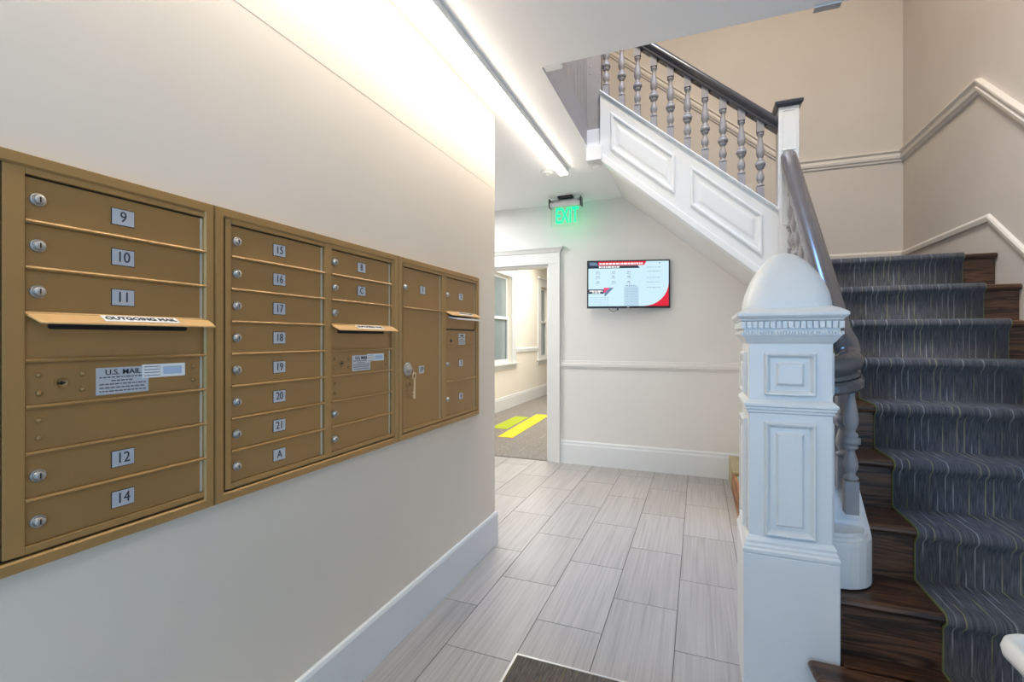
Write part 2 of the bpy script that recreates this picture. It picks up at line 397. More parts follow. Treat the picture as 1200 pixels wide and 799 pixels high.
# ------------------------------------------------------------------ corridor shell
CX = -3.33
W = [(7.50, 8.42, .87, 2.48), (10.20, 10.85, .87, 2.48)]
CW = .21
b = MB()
ys = [YB+.15]+[v for w_ in W for v in (w_[0], w_[1])]+[14]
for i in range(0, len(ys), 2): b.box(CX-.15, CX, ys[i], ys[i+1], 0, 2.95)
for y0, y1, z0, z1 in W: b.box(CX-.15, CX, y0, y1, 0, z0); b.box(CX-.15, CX, y0, y1, z1, 2.95)
b.build('wall_corridor_left', 'curtan', kind='structure')
MB().box(-1.15, -1.0, YB+.15, 14, 0, 2.95).build('wall_corridor_right', 'curtan', kind='structure')
MB().box(CX-.15, -1.0, 14, 14.1, 0, 2.95).build('wall_corridor_end', 'curtan', kind='structure')
MB().box(CX-.15, -1.0, YB+.15, 14, 2.95, 3.05).build('ceiling_corridor', 'ceil', kind='structure')
for i, (y0, y1, z0, z1) in enumerate(W):
    wi = MB(); x1 = CX+.025
    # casing
    wi.box(CX+.001, x1, y0-CW, y0, z0-.02, z1+.16); wi.box(CX+.001, x1, y1, y1+CW, z0-.02, z1+.16); wi.box(CX+.001, x1, y0, y1, z1, z1+.16)
    wi.box(CX+.001, x1+.05, y0-CW-.05, y1+CW+.05, z0-.05, z0-.02); wi.box(CX+.001, x1, y0-CW-.01, y1+CW+.01, z0-.13, z0-.05)
    wi.box(CX+.001, x1+.04, y0-CW-.04, y1+CW+.04, z1+.16, z1+.20)
    wroot = wi.build('window_%d' % (i+1), 'white', kind='structure', bevel=.004)
    sa = MB(); zm = 1.69
    for zz0, zz1, dx in ((z0, zm+.02, -.05), (zm-.02, z1, -.08)):
        sa.box(CX+dx-.03, CX+dx, y0, y0+.06, zz0, zz1); sa.box(CX+dx-.03, CX+dx, y1-.06, y1, zz0, zz1)
        sa.box(CX+dx-.03, CX+dx, y0+.06, y1-.06, zz0, zz0+.05); sa.box(CX+dx-.03, CX+dx, y0+.06, y1-.06, zz1-.045, zz1)
    sa.build('sash', 'white', wroot, bevel=.003)
    MB().box(CX-.10, CX-.09, y0, y1, z0, z1).build('pane', 'glass', wroot)
seg_y = [(YB+.15, W[0][0]-CW), (W[0][1]+CW, W[1][0]-CW), (W[1][1]+CW, 14)]
for i, (a, c) in enumerate(seg_y):
    MB().sweep([(CX, a, 0), (CX, c, 0)], [(0, 1.03), (.025, 1.04), (.03, 1.10), (.015, 1.12), (0, 1.13)]).build('trim_%d' % (10+i), 'white', kind='structure')
BASEP = lambda h: [(0, 0), (.018, 0), (.018, h-.045), (.013, h-.03), (.013, h-.012), (.006, h), (0, h)]
MB().sweep([(CX, YB+.15, 0), (CX, 14, 0)], BASEP(.24)).build('baseboard_corridor', 'white', kind='structure')

# ------------------------------------------------------------------ trim of the lobby
MB().sweep([(XL, -1.75, 0), (XL, YE, 0), (XL-.16, YE, 0)], [(0, 0), (.016, 0), (.016, .19), (.011, .203), (0, .207)]).build('baseboard_left', 'white', kind='structure', bevel=.002)
MB().sweep([(.46, YB, 0), (-1.357, YB, 0)][::-1], BASEP(.24)).build('baseboard_back', 'white', kind='structure')
MB().sweep([(-1.357, YB, 0), (.46, YB, 0)], [(0, .995), (.010, 1.0), (.012, 1.012), (.022, 1.02), (.024, 1.045), (.012, 1.055), (.010, 1.075), (0, 1.08)]).build('trim_1', 'hallwall', kind='structure')
# thin cover seam high on the left wall
MB().box(XL, XL+.0010, -1.75, YE-.04, 2.257, 2.261).build('trim_2', 'wall', kind='structure')
# door casing
b = MB(); d0 = YB-.025
b.box(DX1, DX1+.105, d0, YB, 0, DZ+.02); b.box(DX1+.105, DX1+.132, d0-.012, YB, 0, DZ+.12)
b.box(DX0-.12, DX0, d0, YB, 0, DZ+.02)
b.box(DX0-.12, DX1+.122, d0-.002, YB, DZ, DZ+.12)
b.box(DX1-.02, DX1, YB, YB+.15, 0, DZ); b.box(DX0, DX0+.02, YB, YB+.15, 0, DZ); b.box(DX0, DX1, YB, YB+.15, DZ-.02, DZ)
b.loft([[(DX0-.14-e, y, z), (DX1+.135+e, y, z), (DX1+.135+e, YB, z), (DX0-.14-e, YB, z)] for e, y, z in ((0, d0-.01, DZ+.12), (.02, d0-.03, DZ+.15), (.035, d0-.045, DZ+.165), (.035, d0-.045, DZ+.18))])
b.build('door_1', 'casing', kind='structure', bevel=.003)

# chair rails and skirting caps of the stairwell
CRP = [(0, 0), (.012, .004), (.016, .018), (.026, .026), (.03, .046), (.02, .054), (.018, .072), (.034, .082), (.034, .094), (0, .098)]
def rail_run(name, pts, prof, m='offwhite'): MB().sweep(pts, prof).build(name, m, kind='structure')
# along the back wall (rising to the left with the upper flight), then the right wall (falling with the lower one)
sl2, sl1 = .862, .905
xb = .80
rail_run('trim_3', [(-1.4, YB, 2.779+(xb+1.4)*.85), (xb, YB, 2.779), (XR, YB, 2.779), (XR, 3.679, 2.779), (XR, 1.2, 2.779-2.479*.88)], CRP)
SKP = [(0, 0), (.014, .004), (.018, .03), (.012, .042), (0, .05)]
rail_run('trim_4', [(.62, YB, 1.99), (XR, YB, 1.99), (XR, 3.59, 1.99), (XR, 1.65, 1.99-1.94*.78)], SKP)

# corner brackets at the opening
MB().box(HX+.01, HX+.10, HY+.001, HY+.045, ZC-.002, ZC+.012).build('corner_bracket', 'white', loc=(HX+.07, HY+.02, ZC+.03), label='small white bracket in the corner where the ceiling opening begins', cat='bracket', bevel=.002)
MB().box(.46, .56, HY-.02, HY+.02, ZC-.012, ZC-.0).build('metal_bracket', 'alu', loc=(.54, HY, ZC), label='short grey metal bracket under the ceiling edge above the staircase', cat='bracket', bevel=.002)

# ------------------------------------------------------------------ lower flight
steps = thing('staircase', (1.1, 2.6, 0), 'dark wooden staircase rising from the lobby floor to the landing', 'staircase')
SX0, SX1 = .60, XR-.002
def nosing(xa, xb_, yf, yb_, z, t=.032):
    r = t/2; prof = [(yb_, z-t), (yf+r, z-t)]+[(yf+r-r*math.sin(a*PI/6), z-r-r*math.cos(a*PI/6)) for a in range(1, 6)]+[(yf+r, z), (yb_, z)]
    return MB().loft([[(x, y, q) for y, q in prof] for x in (xa, xb_)])
for n in range(1, 10):               # n-th tread from the landing, down to the lowest; n=9 is the floor
    zt, yf = ZL-n*RISE, YL-n*RUN
    rf = YL-(n-1)*RUN+.028            # riser face above this tread
    if n <= 8:
        if n <= 6: nosing(SX0, SX1, yf, rf+.02, zt).build('tread', 'wood', steps)
        elif n == 7: nosing(.456, SX1, yf, rf+.02, zt).build('tread', 'wood', steps)
        else:
            # lowest tread with a rounded end in front of the newel
            out = [(SX1, yf), (.43, yf)]
            for a in range(1, 8):
                t_ = a*PI/2/7; out.append((.43-.076*math.sin(t_), yf+.13-.13*math.cos(t_)))
            out += [(.352, yf+.158), (SX1, yf+.158)]
            body = [(SX1, yf+.15), (.46, yf+.15), (.46, rf+.02), (SX1, rf+.02)]
            m_ = MB(); r = .016
            rings = []
            for k_ in range(7):
                a = PI*k_/6; ins = r-r*math.sin(a); zz = zt-r-r*math.cos(a)
                rings.append([(x+(ins if x < .43 else 0), y+(ins if i < 6 or True else 0)*(1 if y < yf+.1 else 0), zz) for i, (x, y) in enumerate(out)])
            m_.loft(rings); m_.prism([(x, y, zt-.032) for x, y in body], (0, 0, .032))
            m_.build('tread', 'wood', steps)
    xa = SX0 if n <= 7 else (.456 if n == 8 else .40)
    zr = zt
    yr = rf
    if n == 9:
        pts = [(SX1, yr), (.44, yr), (.40, yr+.02), (.385, yr+.07), (.385, yr+.12), (.44, yr+.12), (.44, yr+.14), (SX1, yr+.14)]
        MB().prism([(x, y, 0) for x, y in pts], (0, 0, RISE-.032)).build('riser', 'wood', steps)
    else:
        MB().box(xa, SX1, yr, yr+.02, zr, zr+RISE-.032).build('riser', 'wood', steps)
nosing(.60, SX1, YL, YL+.25, ZL).build('landing_nosing', 'wood', steps)
MB().box(.46, SX1, YL+.05, YB-.001, ZL-.18, ZL-.034).build('landing_frame', 'greyboard', steps)
MB().box(.46, SX1, YL+.25, YB-.001, ZL-.034, ZL-.0).build('landing_floor', 'wood', steps)

# carpet runner following treads, nosings and risers
rn = thing('carpet_runner', (1.09, 2.6, 0), 'blue-grey striped carpet runner with lime edges climbing the dark wooden stairs', 'carpet')
T = .011
def runner_profile(off):
    pts = [(YL-9*RUN+.25+0, 0)]
    pts = []
    for n in range(8, -1, -1):
        yf, zt = YL-n*RUN, ZL-n*RISE; rf = yf+.028
        zb = zt-RISE
        pts += [(rf-off, zb+(off if n < 8 else .001)), (rf-off, zt-.055)]
        r = .016+off; cy, cz = yf+.016, zt-.016
        pts += [(rf-off-.006, zt-.040-off*.3)]
        for a in (200, 180, 155, 130, 110, 90):
            A = math.radians(a); pts.append((cy+r*math.cos(A), cz+r*math.sin(A)))
    pts.append((YL+.95, ZL+off))
    return pts
po, pi_ = runner_profile(T), runner_profile(.001)
RX0, RX1 = .752, 1.432
def strip(xa, xb_, po, pi_):
    m_ = MB()
    A = [[m_.v(x, *p) for p in po] for x in (xa, xb_)]; B = [[m_.v(x, *p) for p in pi_] for x in (xa, xb_)]
    for i in range(len(po)-1):
        m_.face([A[0][i], A[1][i], A[1][i+1], A[0][i+1]], 0, True); m_.face([B[0][i], B[0][i+1], B[1][i+1], B[1][i]])
        m_.face([A[0][i], A[0][i+1], B[0][i+1], B[0][i]]); m_.face([A[1][i], B[1][i], B[1][i+1], A[1][i+1]])
    m_.face([A[0][0], B[0][0], B[1][0], A[1][0]]); m_.face([A[0][-1], A[1][-1], B[1][-1], B[0][-1]])
    return m_
strip(RX0+.004, RX1-.004, po, pi_).build('pile', 'runner', rn)
pe = runner_profile(T-.001)
strip(RX0+.0012, RX0+.004, pe, pi_).build('binding', 'limeedge', rn)
strip(RX1-.004, RX1-.0012, pe, pi_).build('binding', 'limeedge', rn)

# understair wall
MB().prism([(.46, 2.236, 0), (.46, YL-.06, 0), (.46, YL-.06, 1.66), (.46, 2.236, .52)], (.138, 0, 0)).build('wall_understair', 'hallwall', kind='structure')
MB().box(.46, .58, YL-.06, YB-.001, 0, ZL-.185).build('wall_understair_back', 'hallwall', kind='structure')

# ------------------------------------------------------------------ lower balustrade: curb, balusters, handrail
bal = thing('stair_balustrade', (.53, 2.6, 0), 'lower balustrade with dark handrail curving down into the big domed newel', 'balustrade')
SLP = RISE/RUN
def curve_path(z0, zs, ymin=2.10, straight=2.2):
    """from the newel's side round the corner and up along the flight"""
    pts = [(.428, ymin, z0), (.46, ymin, z0)]
    cx_, cy_, r = .475, ymin+.055, .055
    for a in range(-90, 1, 15):
        A = math.radians(a); pts.append((cx_+r*math.cos(A), cy_+r*math.sin(A), z0))
    return pts
zc_of = lambda y: .575+max(0, (y-2.135))*.915
zpath = curve_path(.575, None)
yy = 2.165
cpath = zpath[:-3]+[(x, y, zc_of(y)) for x, y, z in zpath[-3:]]+[(.53, y, zc_of(y)) for y in (2.18, 2.2, 2.25, 2.4, 2.8, 3.2, 3.44)]
hw = .073
b = MB()
def ring_sweep(mb, path, proff):
    P = [Vector(p) for p in path]; rings = []
    for i, p in enumerate(P):
        def hd(a, c):
            d = Vector((c.x-a.x, c.y-a.y, 0)); return d.normalized() if d.length > 1e-6 else None
        d1 = hd(P[i-1], p) if i else None; d2 = hd(p, P[i+1]) if i < len(P)-1 else None
        d1 = d1 or d2; d2 = d2 or d1
        m = Vector((d1.y+d2.y, -d1.x-d2.x, 0)).normalized()
        rings.append([tuple(p+m*a+Vector((0, 0, c))) for a, c in proff(p)])
    mb.loft(rings)
def curb_prof(p):
    bot = (.404-p.z) if p.y < 2.2 else -.36
    return [(-hw, bot), (hw, bot), (hw, -.014), (hw-.002, -.004), (hw-.012, -.002), (hw-.013, .009), (hw-.023, .011), (hw-.024, .022), (hw-.034, .024),
            (-hw+.034, .024), (-hw+.024, .022), (-hw+.023, .011), (-hw+.013, .009), (-hw+.012, -.002), (-hw+.002, -.004), (-hw, -.014)]
ring_sweep(b, cpath, curb_prof)
b.build('curb', 'white', bal, bevel=.0012)
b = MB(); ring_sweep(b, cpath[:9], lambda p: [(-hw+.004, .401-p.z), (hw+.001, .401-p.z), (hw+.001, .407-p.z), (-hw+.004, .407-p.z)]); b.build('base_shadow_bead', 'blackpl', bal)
# raised inner fillet that sweeps down between the balusters and the newel
b = MB()
b.sweep([(.478, 2.2, .62), (.478, 2.24, .70), (.478, 2.30, .80), (.478, 2.5, .99), (.478, 3.44, 1.84)], [(-.02, -.08), (.014, -.08), (.016, .01), (0, .022), (-.02, .012)])
b.build('inner_moulding', 'white', bal, bevel=.003)

BAL_P = [(.016, .112), (.023, .116), (.025, .122), (.022, .128), (.013, .134), (.018, .148), (.024, .165), (.024, .178), (.019, .198), (.013, .218), (.012, .226),
         (.022, .232), (.024, .240), (.020, .247), (.030, .250), (.031, .262), (.030, .272), (.020, .275), (.023, .281), (.022, .288), (.014, .294),
         (.016, .304), (.023, .322), (.025, .338), (.024, .356), (.018, .392), (.013, .425), (.013, .440), (.020, .450), (.023, .457), (.018, .463), (.014, .468)]
def baluster_mesh(ext_low, ext_top):
    m_ = MB(); h = .0215
    m_.box(-h, h, -h, h, -ext_low, .112); m_.lathe(BAL_P, n=20)
    m_.box(-h, h, -h, h, .468, .53+ext_top)
    bmesh.ops.recalc_face_normals(m_.bm, faces=m_.bm.faces)
    me = bpy.data.meshes.new('baluster'); m_.bm.to_mesh(me); m_.bm.free(); me.materials.append(M['greypaint']); return me
bm_low = baluster_mesh(.012, .04); bm_up = baluster_mesh(.0, .035)
def baluster(me, loc, parent):
    o = bpy.data.objects.new('baluster', me); COL.objects.link(o); o.parent = parent
    o.location = Vector(loc)-ORG[parent.name]
for k in range(12):
    y = 2.125+.1103*k
    baluster(bm_low, (.533, y, zc_of(y)+(.062 if k else .09)), bal)

# handrail
RAILP = [(-.030, -.05), (.030, -.05), (.036, -.044), (.036, -.030), (.030, -.026), (.036, -.018), (.046, -.004), (.047, .012), (.042, .026), (.030, .038), (.012, .045),
         (-.012, .045), (-.030, .038), (-.042, .026), (-.047, .012), (-.046, -.004), (-.036, -.018), (-.030, -.026), (-.036, -.030), (-.036, -.044)]
def rz(y): return 1.349-.03+.966*(y-2.26)
rp = [(.43, 2.075, 1.196), (.455, 2.075, 1.196)]
for a in range(-90, 1, 15):
    A = math.radians(a); rp.append((.47+.06*math.cos(A), 2.135+.06*math.sin(A), 1.196+max(0, a+90)/90*.03))
rp += [(.53, 2.15, 1.245), (.53, 2.18, 1.275)]+[(.53, y, rz(y)) for y in (2.24, 2.3, 2.5, 3.0, 3.43)]
rp[-7] = (.53, 2.15, 1.235)
sv = 1.32
b = MB()
def rail_prof(p):
    k_ = 1.0+.32*min(1, max(0, (p.y-2.13)/.1)); return [(a, c*k_) for a, c in RAILP]
ring_sweep(b, rp, rail_prof)
hr = b.build('handrail', 'railgrey', bal)
for f in hr.data.polygons: f.use_smooth = True
md = hr.modifiers.new('e', 'EDGE_SPLIT'); md.split_angle = math.radians(35)
b = MB()
def fascia(p): return [(-.040, -.095), (.040, -.095), (.047, -.085), (.047, -.062), (.038, -.05), (-.038, -.05), (-.047, -.062), (-.047, -.085)]
ring_sweep(b, rp[:10], fascia); b.build('handrail_end_block', 'railgrey', bal, bevel=.002)

# ------------------------------------------------------------------ panel moulding on a flat face
def offset_poly(P, d):
    n = len(P); out = []
    area_ = sum(P[i][0]*P[(i+1) % n][1]-P[(i+1) % n][0]*P[i][1] for i in range(n))
    sg = 1 if area_ > 0 else -1
    for i in range(n):
        a, p, c = Vector(P[i-1]), Vector(P[i]), Vector(P[(i+1) % n])
        d1 = (p-a).normalized(); d2 = (c-p).normalized()
        n1 = Vector((-d1.y, d1.x))*sg; n2 = Vector((-d2.y, d2.x))*sg
        m = (n1+n2); m = m/max(m.dot(n1), .1); out.append(p+m*d)
    return out
def panel(mb, P, to3d, steps_):
    """P: 2D outline; steps_: (inset, height); the last ring is closed"""
    rings = [[to3d(q.x, q.y, h) for q in offset_poly(P, d)] for d, h in steps_]
    mb.loft(rings, caps=False); R = rings[-1]; mb.face([mb.v(*q) for q in R])

# ------------------------------------------------------------------ big domed newel
nw = thing('newel_post', (.303, 2.07, 0), 'large white box newel with domed top, dentil cap and raised panels', 'newel post')
C = (.303, 2.07)
b = MB(); b.squares([(.150, 0), (.150, .530)], (*C, 0)); b.build('plinth', 'white', nw, bevel=.004)
b = MB(); b.squares([(.150, .530), (.152, .534), (.152, .545), (.147, .552), (.147, .558), (.143, .566), (.143, .575), (.136, .590), (.133, .592)], (*C, 0)); b.build('base_moulding', 'white', nw, bevel=.0015)
b = MB(); b.squares([(.132, .585), (.132, 1.31)], (*C, 0)); b.build('shaft', 'white', nw, bevel=.004)
b = MB(); b.squares([(.132, 1.038), (.137, 1.042), (.137, 1.050), (.142, 1.053), (.142, 1.062), (.147, 1.065), (.147, 1.074), (.142, 1.078), (.137, 1.084), (.132, 1.088)], (*C, 0)); b.build('belt_moulding', 'white', nw, bevel=.001)
def face_maps(half):
    return [lambda u, z, h: (C[0]+u, C[1]-half-h, z), lambda u, z, h: (C[0]-half-h, C[1]-u, z),
            lambda u, z, h: (C[0]+half+h, C[1]+u, z), lambda u, z, h: (C[0]-u, C[1]+half+h, z)]
for fm in face_maps(.132):
    for z0, z1, rw in ((.585+.015, 1.008, .0), (1.105, 1.258, 0)):
        b = MB(); hw_ = .080
        panel(b, [(-hw_, z0), (hw_, z0), (hw_, z1), (-hw_, z1)], fm, [(0, -.002), (0, .011), (.004, .016), (.009, .015), (.015, .004), (.019, .000), (.034, .0015), (.037, .003), (.043, .013), (.045, .0135)])
        b.build('raised_panel', 'white', nw)
b = MB(); b.squares([(.132, 1.290), (.140, 1.300), (.150, 1.316), (.155, 1.322), (.155, 1.328), (.150, 1.332), (.150, 1.372), (.158, 1.374), (.160, 1.380), (.168, 1.386), (.172, 1.392), (.172, 1.400), (.168, 1.404), (.150, 1.416), (.13, 1.424)], (*C, 0))
b.build('cap', 'white', nw, bevel=.0015)
b = MB()
for side in range(4):
    for k in range(17+35):
            if k < 17: u = -.151+.302*k/16; z0, z1, dep, wd = 1.346, 1.371, .010, .0150
            else: u = -.155+.310*(k-17)/34; z0, z1, dep, wd = 1.324, 1.336, .006, .0066
            base = .150 if z0 > 1.34 else .153
            if side == 0: b.box(C[0]+u-wd/2, C[0]+u+wd/2, C[1]-base-dep, C[1]-base+.002, z0, z1)
            if side == 1: b.box(C[0]+u-wd/2, C[0]+u+wd/2, C[1]+base-.002, C[1]+base+dep, z0, z1)
            if side == 2: b.box(C[0]-base-dep, C[0]-base+.002, C[1]+u-wd/2, C[1]+u+wd/2, z0, z1)
            if side == 3: b.box(C[0]+base-.002, C[0]+base+dep, C[1]+u-wd/2, C[1]+u+wd/2, z0, z1)
b.build('dentils', 'white', nw, bevel=.0015)
DOME = [(0, 1), (.10, .996), (.2, .976), (.3, .943), (.4, .89), (.5, .83), (.6, .755), (.7, .66), (.78, .565), (.86, .45), (.92, .34), (.96, .245), (.985, .16), (1, .03)]
b = MB(); rings = []
for k in range(25):
    t_ = k/24; z = 1.415+.222*t_
    a = .003
    for (ta, wa), (tb2, wb) in zip(DOME, DOME[1:]):
        if ta <= t_ <= tb2: a = .139*(wa+(wb-wa)*(t_-ta)/(tb2-ta)); pw = 7-4.8*t_
    ring = []
    for q in range(48):
        A = 2*PI*q/48; c_, s_ = math.cos(A), math.sin(A)
        rr = a/((abs(c_)**pw+abs(s_)**pw)**(1/pw)); ring.append((C[0]+rr*c_, C[1]+rr*s_, z))
    rings.append(ring)
b.loft(rings, sm=True); b.build('dome', 'white', nw)

# ------------------------------------------------------------------ upper newel
un = thing('newel_post', (.53, 3.49, ZL), 'slim white square newel with dark cap at the landing corner', 'newel post')
U = (.53, 3.478)
MB().squares([(.057, 1.62), (.057, 2.785)], (*U, 0)).build('post', 'white', un, bevel=.003)
b = MB(); b.squares([(.062, 2.775), (.070, 2.783), (.078, 2.790), (.080, 2.806), (.070, 2.812), (.02, 2.838)], (*U, 0)); b.build('cap', 'dark', un, bevel=.002)
b = MB()
for fm in [lambda u, z, h: (U[0]+u, U[1]-.057-h, z), lambda u, z, h: (U[0]+.057+h, U[1]+u, z)]:
    for z0, z1 in ((2.03, 2.36), (2.50, 2.755)):
        panel(b, [(-.042, z0), (.042, z0), (.042, z1), (-.042, z1)], fm, [(0, -.001), (0, .003), (.006, .003), (.009, .0005), (.010, .0004)])
b.build('edge_beading', 'white', un)

# ------------------------------------------------------------------ upper flight: stringer, treads, soffit
uf = thing('upper_stair_flight', (-.15, 3.5, 1.7), 'white panelled upper stair flight slanting up leftwards above the wall screen', 'staircase')
sx0, sx1 = -.664, .474
zt_ = lambda x: 2.132+.8517*(.462-x)
zb_ = lambda x: 1.746+.862*(.342-x)
b = MB(); b.prism([(sx0, 3.42, zb_(sx0)), (sx1, 3.42, zb_(sx1)), (sx1, 3.42, zt_(sx1)), (sx0, 3.42, zt_(sx0))], (0, .10, 0)); b.build('stringer', 'white', uf, bevel=.003)
b = MB(); b.sweep([(sx1, 3.47, zt_(sx1)), (sx0, 3.47, zt_(sx0))], [(-.062, -.004), (.062, -.004), (.066, .006), (.058, .016), (-.058, .016), (-.066, .006)]); b.build('stringer_cap', 'white', uf)
b = MB(); b.sweep([(sx1, 3.42, zb_(sx1)), (sx0, 3.42, zb_(sx0))], [(.012, -.012), (.012, .035), (.0, .045), (-.1, .045), (-.1, -.012)], side=-1); b.build('stringer_edge_moulding', 'white', uf)
to3 = lambda x, z, h: (x, 3.42-h, z)
PST = [(0, -.001), (0, .006), (.004, .011), (.014, .011), (.02, .004), (.03, .001), (.045, .001), (.060, .005), (.075, .006)]
for P in ([(-.05, 2.208), (.383, 1.838), (.383, 2.107), (-.05, 2.478)], [(-.585, 2.665), (-.15, 2.294), (-.15, 2.560), (-.585, 2.931)]):
    b = MB(); panel(b, P, to3, PST); b.build('raised_panel', 'white', uf)
# soffit slab and treads
zs_ = lambda x: 2.134+.838*(.0-x)
b = MB(); b.prism([(.46, 3.50, zs_(.46)), (-.708, 3.50, zs_(-.708)), (-.708, 3.50, zs_(-.708)+.06), (.46, 3.50, zs_(.46)+.06)], (0, YB-3.501, 0)); b.build('soffit', 'hallwall', uf)
for n in range(6):
    xf = .44-.2205*n; z = ZL+RISE*(n+1)*.95
    m_ = MB(); m_.box(xf-.205, xf+.03, 3.525, YB-.002, z-.02, z); m_.box(xf-.02, xf, 3.525, YB-.002, z-RISE+.03, z-.02); m_.build('tread', 'wood', uf)
# block and return at the head of the stringer
MB().box(-.762, -.645, 3.40, 3.52, 2.600, 2.700).build('trim_5', 'white', kind='structure', bevel=.003)
MB().box(HX, sx0, 3.44, 3.52, 2.70, 2.84).build('trim_6', 'white', kind='structure', bevel=.002)
MB().box(HX-.002, HX+.002, HY, 3.52, ZC+.001, 2.925).build('trim_7', 'greypaint', kind='structure')

ub = thing('stair_balustrade', (-.15, 3.47, 2.1), 'upper balustrade of grey turned balusters under a dark rail, above the panelled stringer', 'balustrade')
for k in range(11):
    x = .375-.1114*k
    baluster(bm_up, (x, 3.472, zt_(x)-.022), ub)
b = MB(); zr_ = lambda x: 2.728-.035+.853*(.471-x)
b.sweep([(.472, 3.472, zr_(.472)), (-.76, 3.472, zr_(-.76))], [(a, c*1.05-.005) for a, c in RAILP])
o = b.build('handrail', 'dark', ub)
for f in o.data.polygons: f.use_smooth = True
md = o.modifiers.new('e', 'EDGE_SPLIT'); md.split_angle = math.radians(35)

# upper hall guard seen through the opening: grey boards, balusters and rail
ug = thing('landing_guard', (HX-.03, 2.9, ZU), 'grey guard of boards and balusters at the left edge of the ceiling opening', 'balustrade')
b = MB()
for k in range(12):
    y = HY+.005+k*.0945; b.box(HX-.018, HX-.004, y, y+.088, 2.925, ZU+.36)
b.box(HX-.03, HX-.017, HY, 3.5, 2.925, ZU+.36); b.box(HX-.004, sx0, 3.45, 3.52, 2.84, ZU+.36)
b.build('board_panel', 'greyboard', ug, bevel=.002)
for k in range(10): baluster(bm_low, (HX-.03, HY+.06+.112*k, ZU+.38), ug)
MB().sweep([(HX-.03, HY, ZU+.98), (HX-.03, 3.5, ZU+.98)], RAILP).build('handrail', 'dark', ug)

# ------------------------------------------------------------------ mailboxes (recessed in the left wall, face at FX)
FX = XL+.030
Z0, RH = 1.621, .0884
ROWZ = lambda k: Z0-RH*k
def rivet(mb, y, z, r=.0055): mb.lathe([(r, -.001), (r, .0015), (r*.75, .0042), (.0005, .0054)], (FX-.006, y, z), 'x', 10)
def lock_mesh(mb, y, z, r=.0125):
    mb.lathe([(r, -.002), (r, .003), (r*.95, .005), (r*.78, .0055), (r*.76, .0035), (r*.68, .0035), (r*.66, .0105), (r*.6, .0115), (.0005, .0115)], (FX-.006, y, z), 'x', 20)
DOORX = FX-.006
def door(unit, name, y0, y1, k0, k1, number=None, lock=True, plate_y=None, lz=None, mname='golddk'):
    g = .0035; za, zb2 = ROWZ(k1)+g, ROWZ(k0)-g
    b = MB(); b.box(DOORX-.006, DOORX, y0+.002, y1-.012, za, zb2); d = b.build(name, mname, unit, bevel=.0012)
    MB().box(DOORX-.008, DOORX-.001, y1-.012, y1-.003, za, zb2).build('hinge_strip', 'gapgold', d)
    zm = (za+zb2)/2
    if lock:
        b = MB(); lock_mesh(b, y0+.020, lz or zm); lk = b.build('lock', 'chrome', d)
        c = MB(); c.box(FX+.0057, FX+.0066, y0+.0192, y0+.0208, (lz or zm)-.005, (lz or zm)+.005); c.build('keyway', 'keyhole', d)
    if number:
        py = plate_y or (y0+y1)/2-.004; s = .0215 if (y1-y0) > .338 else .0205
        b = MB(); b.box(DOORX-.0005, DOORX+.0008, py-s-.0015, py+s+.0015, zm-.0185, zm+.0185, 1); b.box(DOORX+.0005, DOORX+.0018, py-s, py+s, zm-.017, zm+.017, 0)
        b.build('number_plate', ['plate', 'shadow'], d)
        text_mesh(number, .0325, (DOORX+.0022, py, zm), (0, 1, 0), (0, 0, 1), 'ink', d, 'number', bold=0, sx=.84)
    return d
def frame(unit, y0, y1, cols, ndiv):
    """outer picture-frame trim, inner stiles and the dividers between doors"""
    zt, zb = 1.660, .871
    b = MB()
    # bevelled outer trim, four mitred sides
    o_, i_ = [(y0, zb), (y1, zb), (y1, zt), (y0, zt)], None
    rings = []
    for ins, x in ((0, XL-.002), (0, FX-.004), (.003, FX+.003), (.022, FX+.003), (.026, FX-.001), (.026, FX-.012)):
        rings.append([(x, y0+ins, zb+ins), (x, y1-ins, zb+ins), (x, y1-ins, zt-ins), (x, y0+ins, zt-ins)])
    b.loft(rings, caps=False); b.build('outer_trim', 'gold', unit)
    b = MB(); b.box(XL-.002, FX-.012, y0+.02, y1-.02, zb+.02, zt-.02); b.build('backing', 'shadow', unit)
    b = MB()
    ya, yb2, za, zc = y0+.031, y1-.029, zb+.0315, zt-.027
    ed = [ya]
    for c0, c1 in cols: ed += [c0, c1]
    ed.append(yb2)
    for i in range(0, len(ed), 2): 
        if ed[i+1] > ed[i]+.001: b.box(FX-.012, FX, ed[i], ed[i+1], za, zc)
    for c0, c1 in cols:
        b.box(FX-.012, FX, c0, c1, ROWZ(0), zc); b.box(FX-.012, FX, c0, c1, za, ROWZ(8)+.003)
    b.build('inner_frame', 'gold', unit, bevel=.0015)
    for (c0, c1), divs in zip(cols, ndiv):
        for k in divs:
            z = ROWZ(k)
            MB().loft([[(FX-.010, y, z-.0036), (FX+.001, y, z-.0036), (FX+.0035, y, z), (FX+.001, y, z+.0036), (FX-.010, y, z+.0036)] for y in (c0, c1)]).build('divider', 'gold', unit)
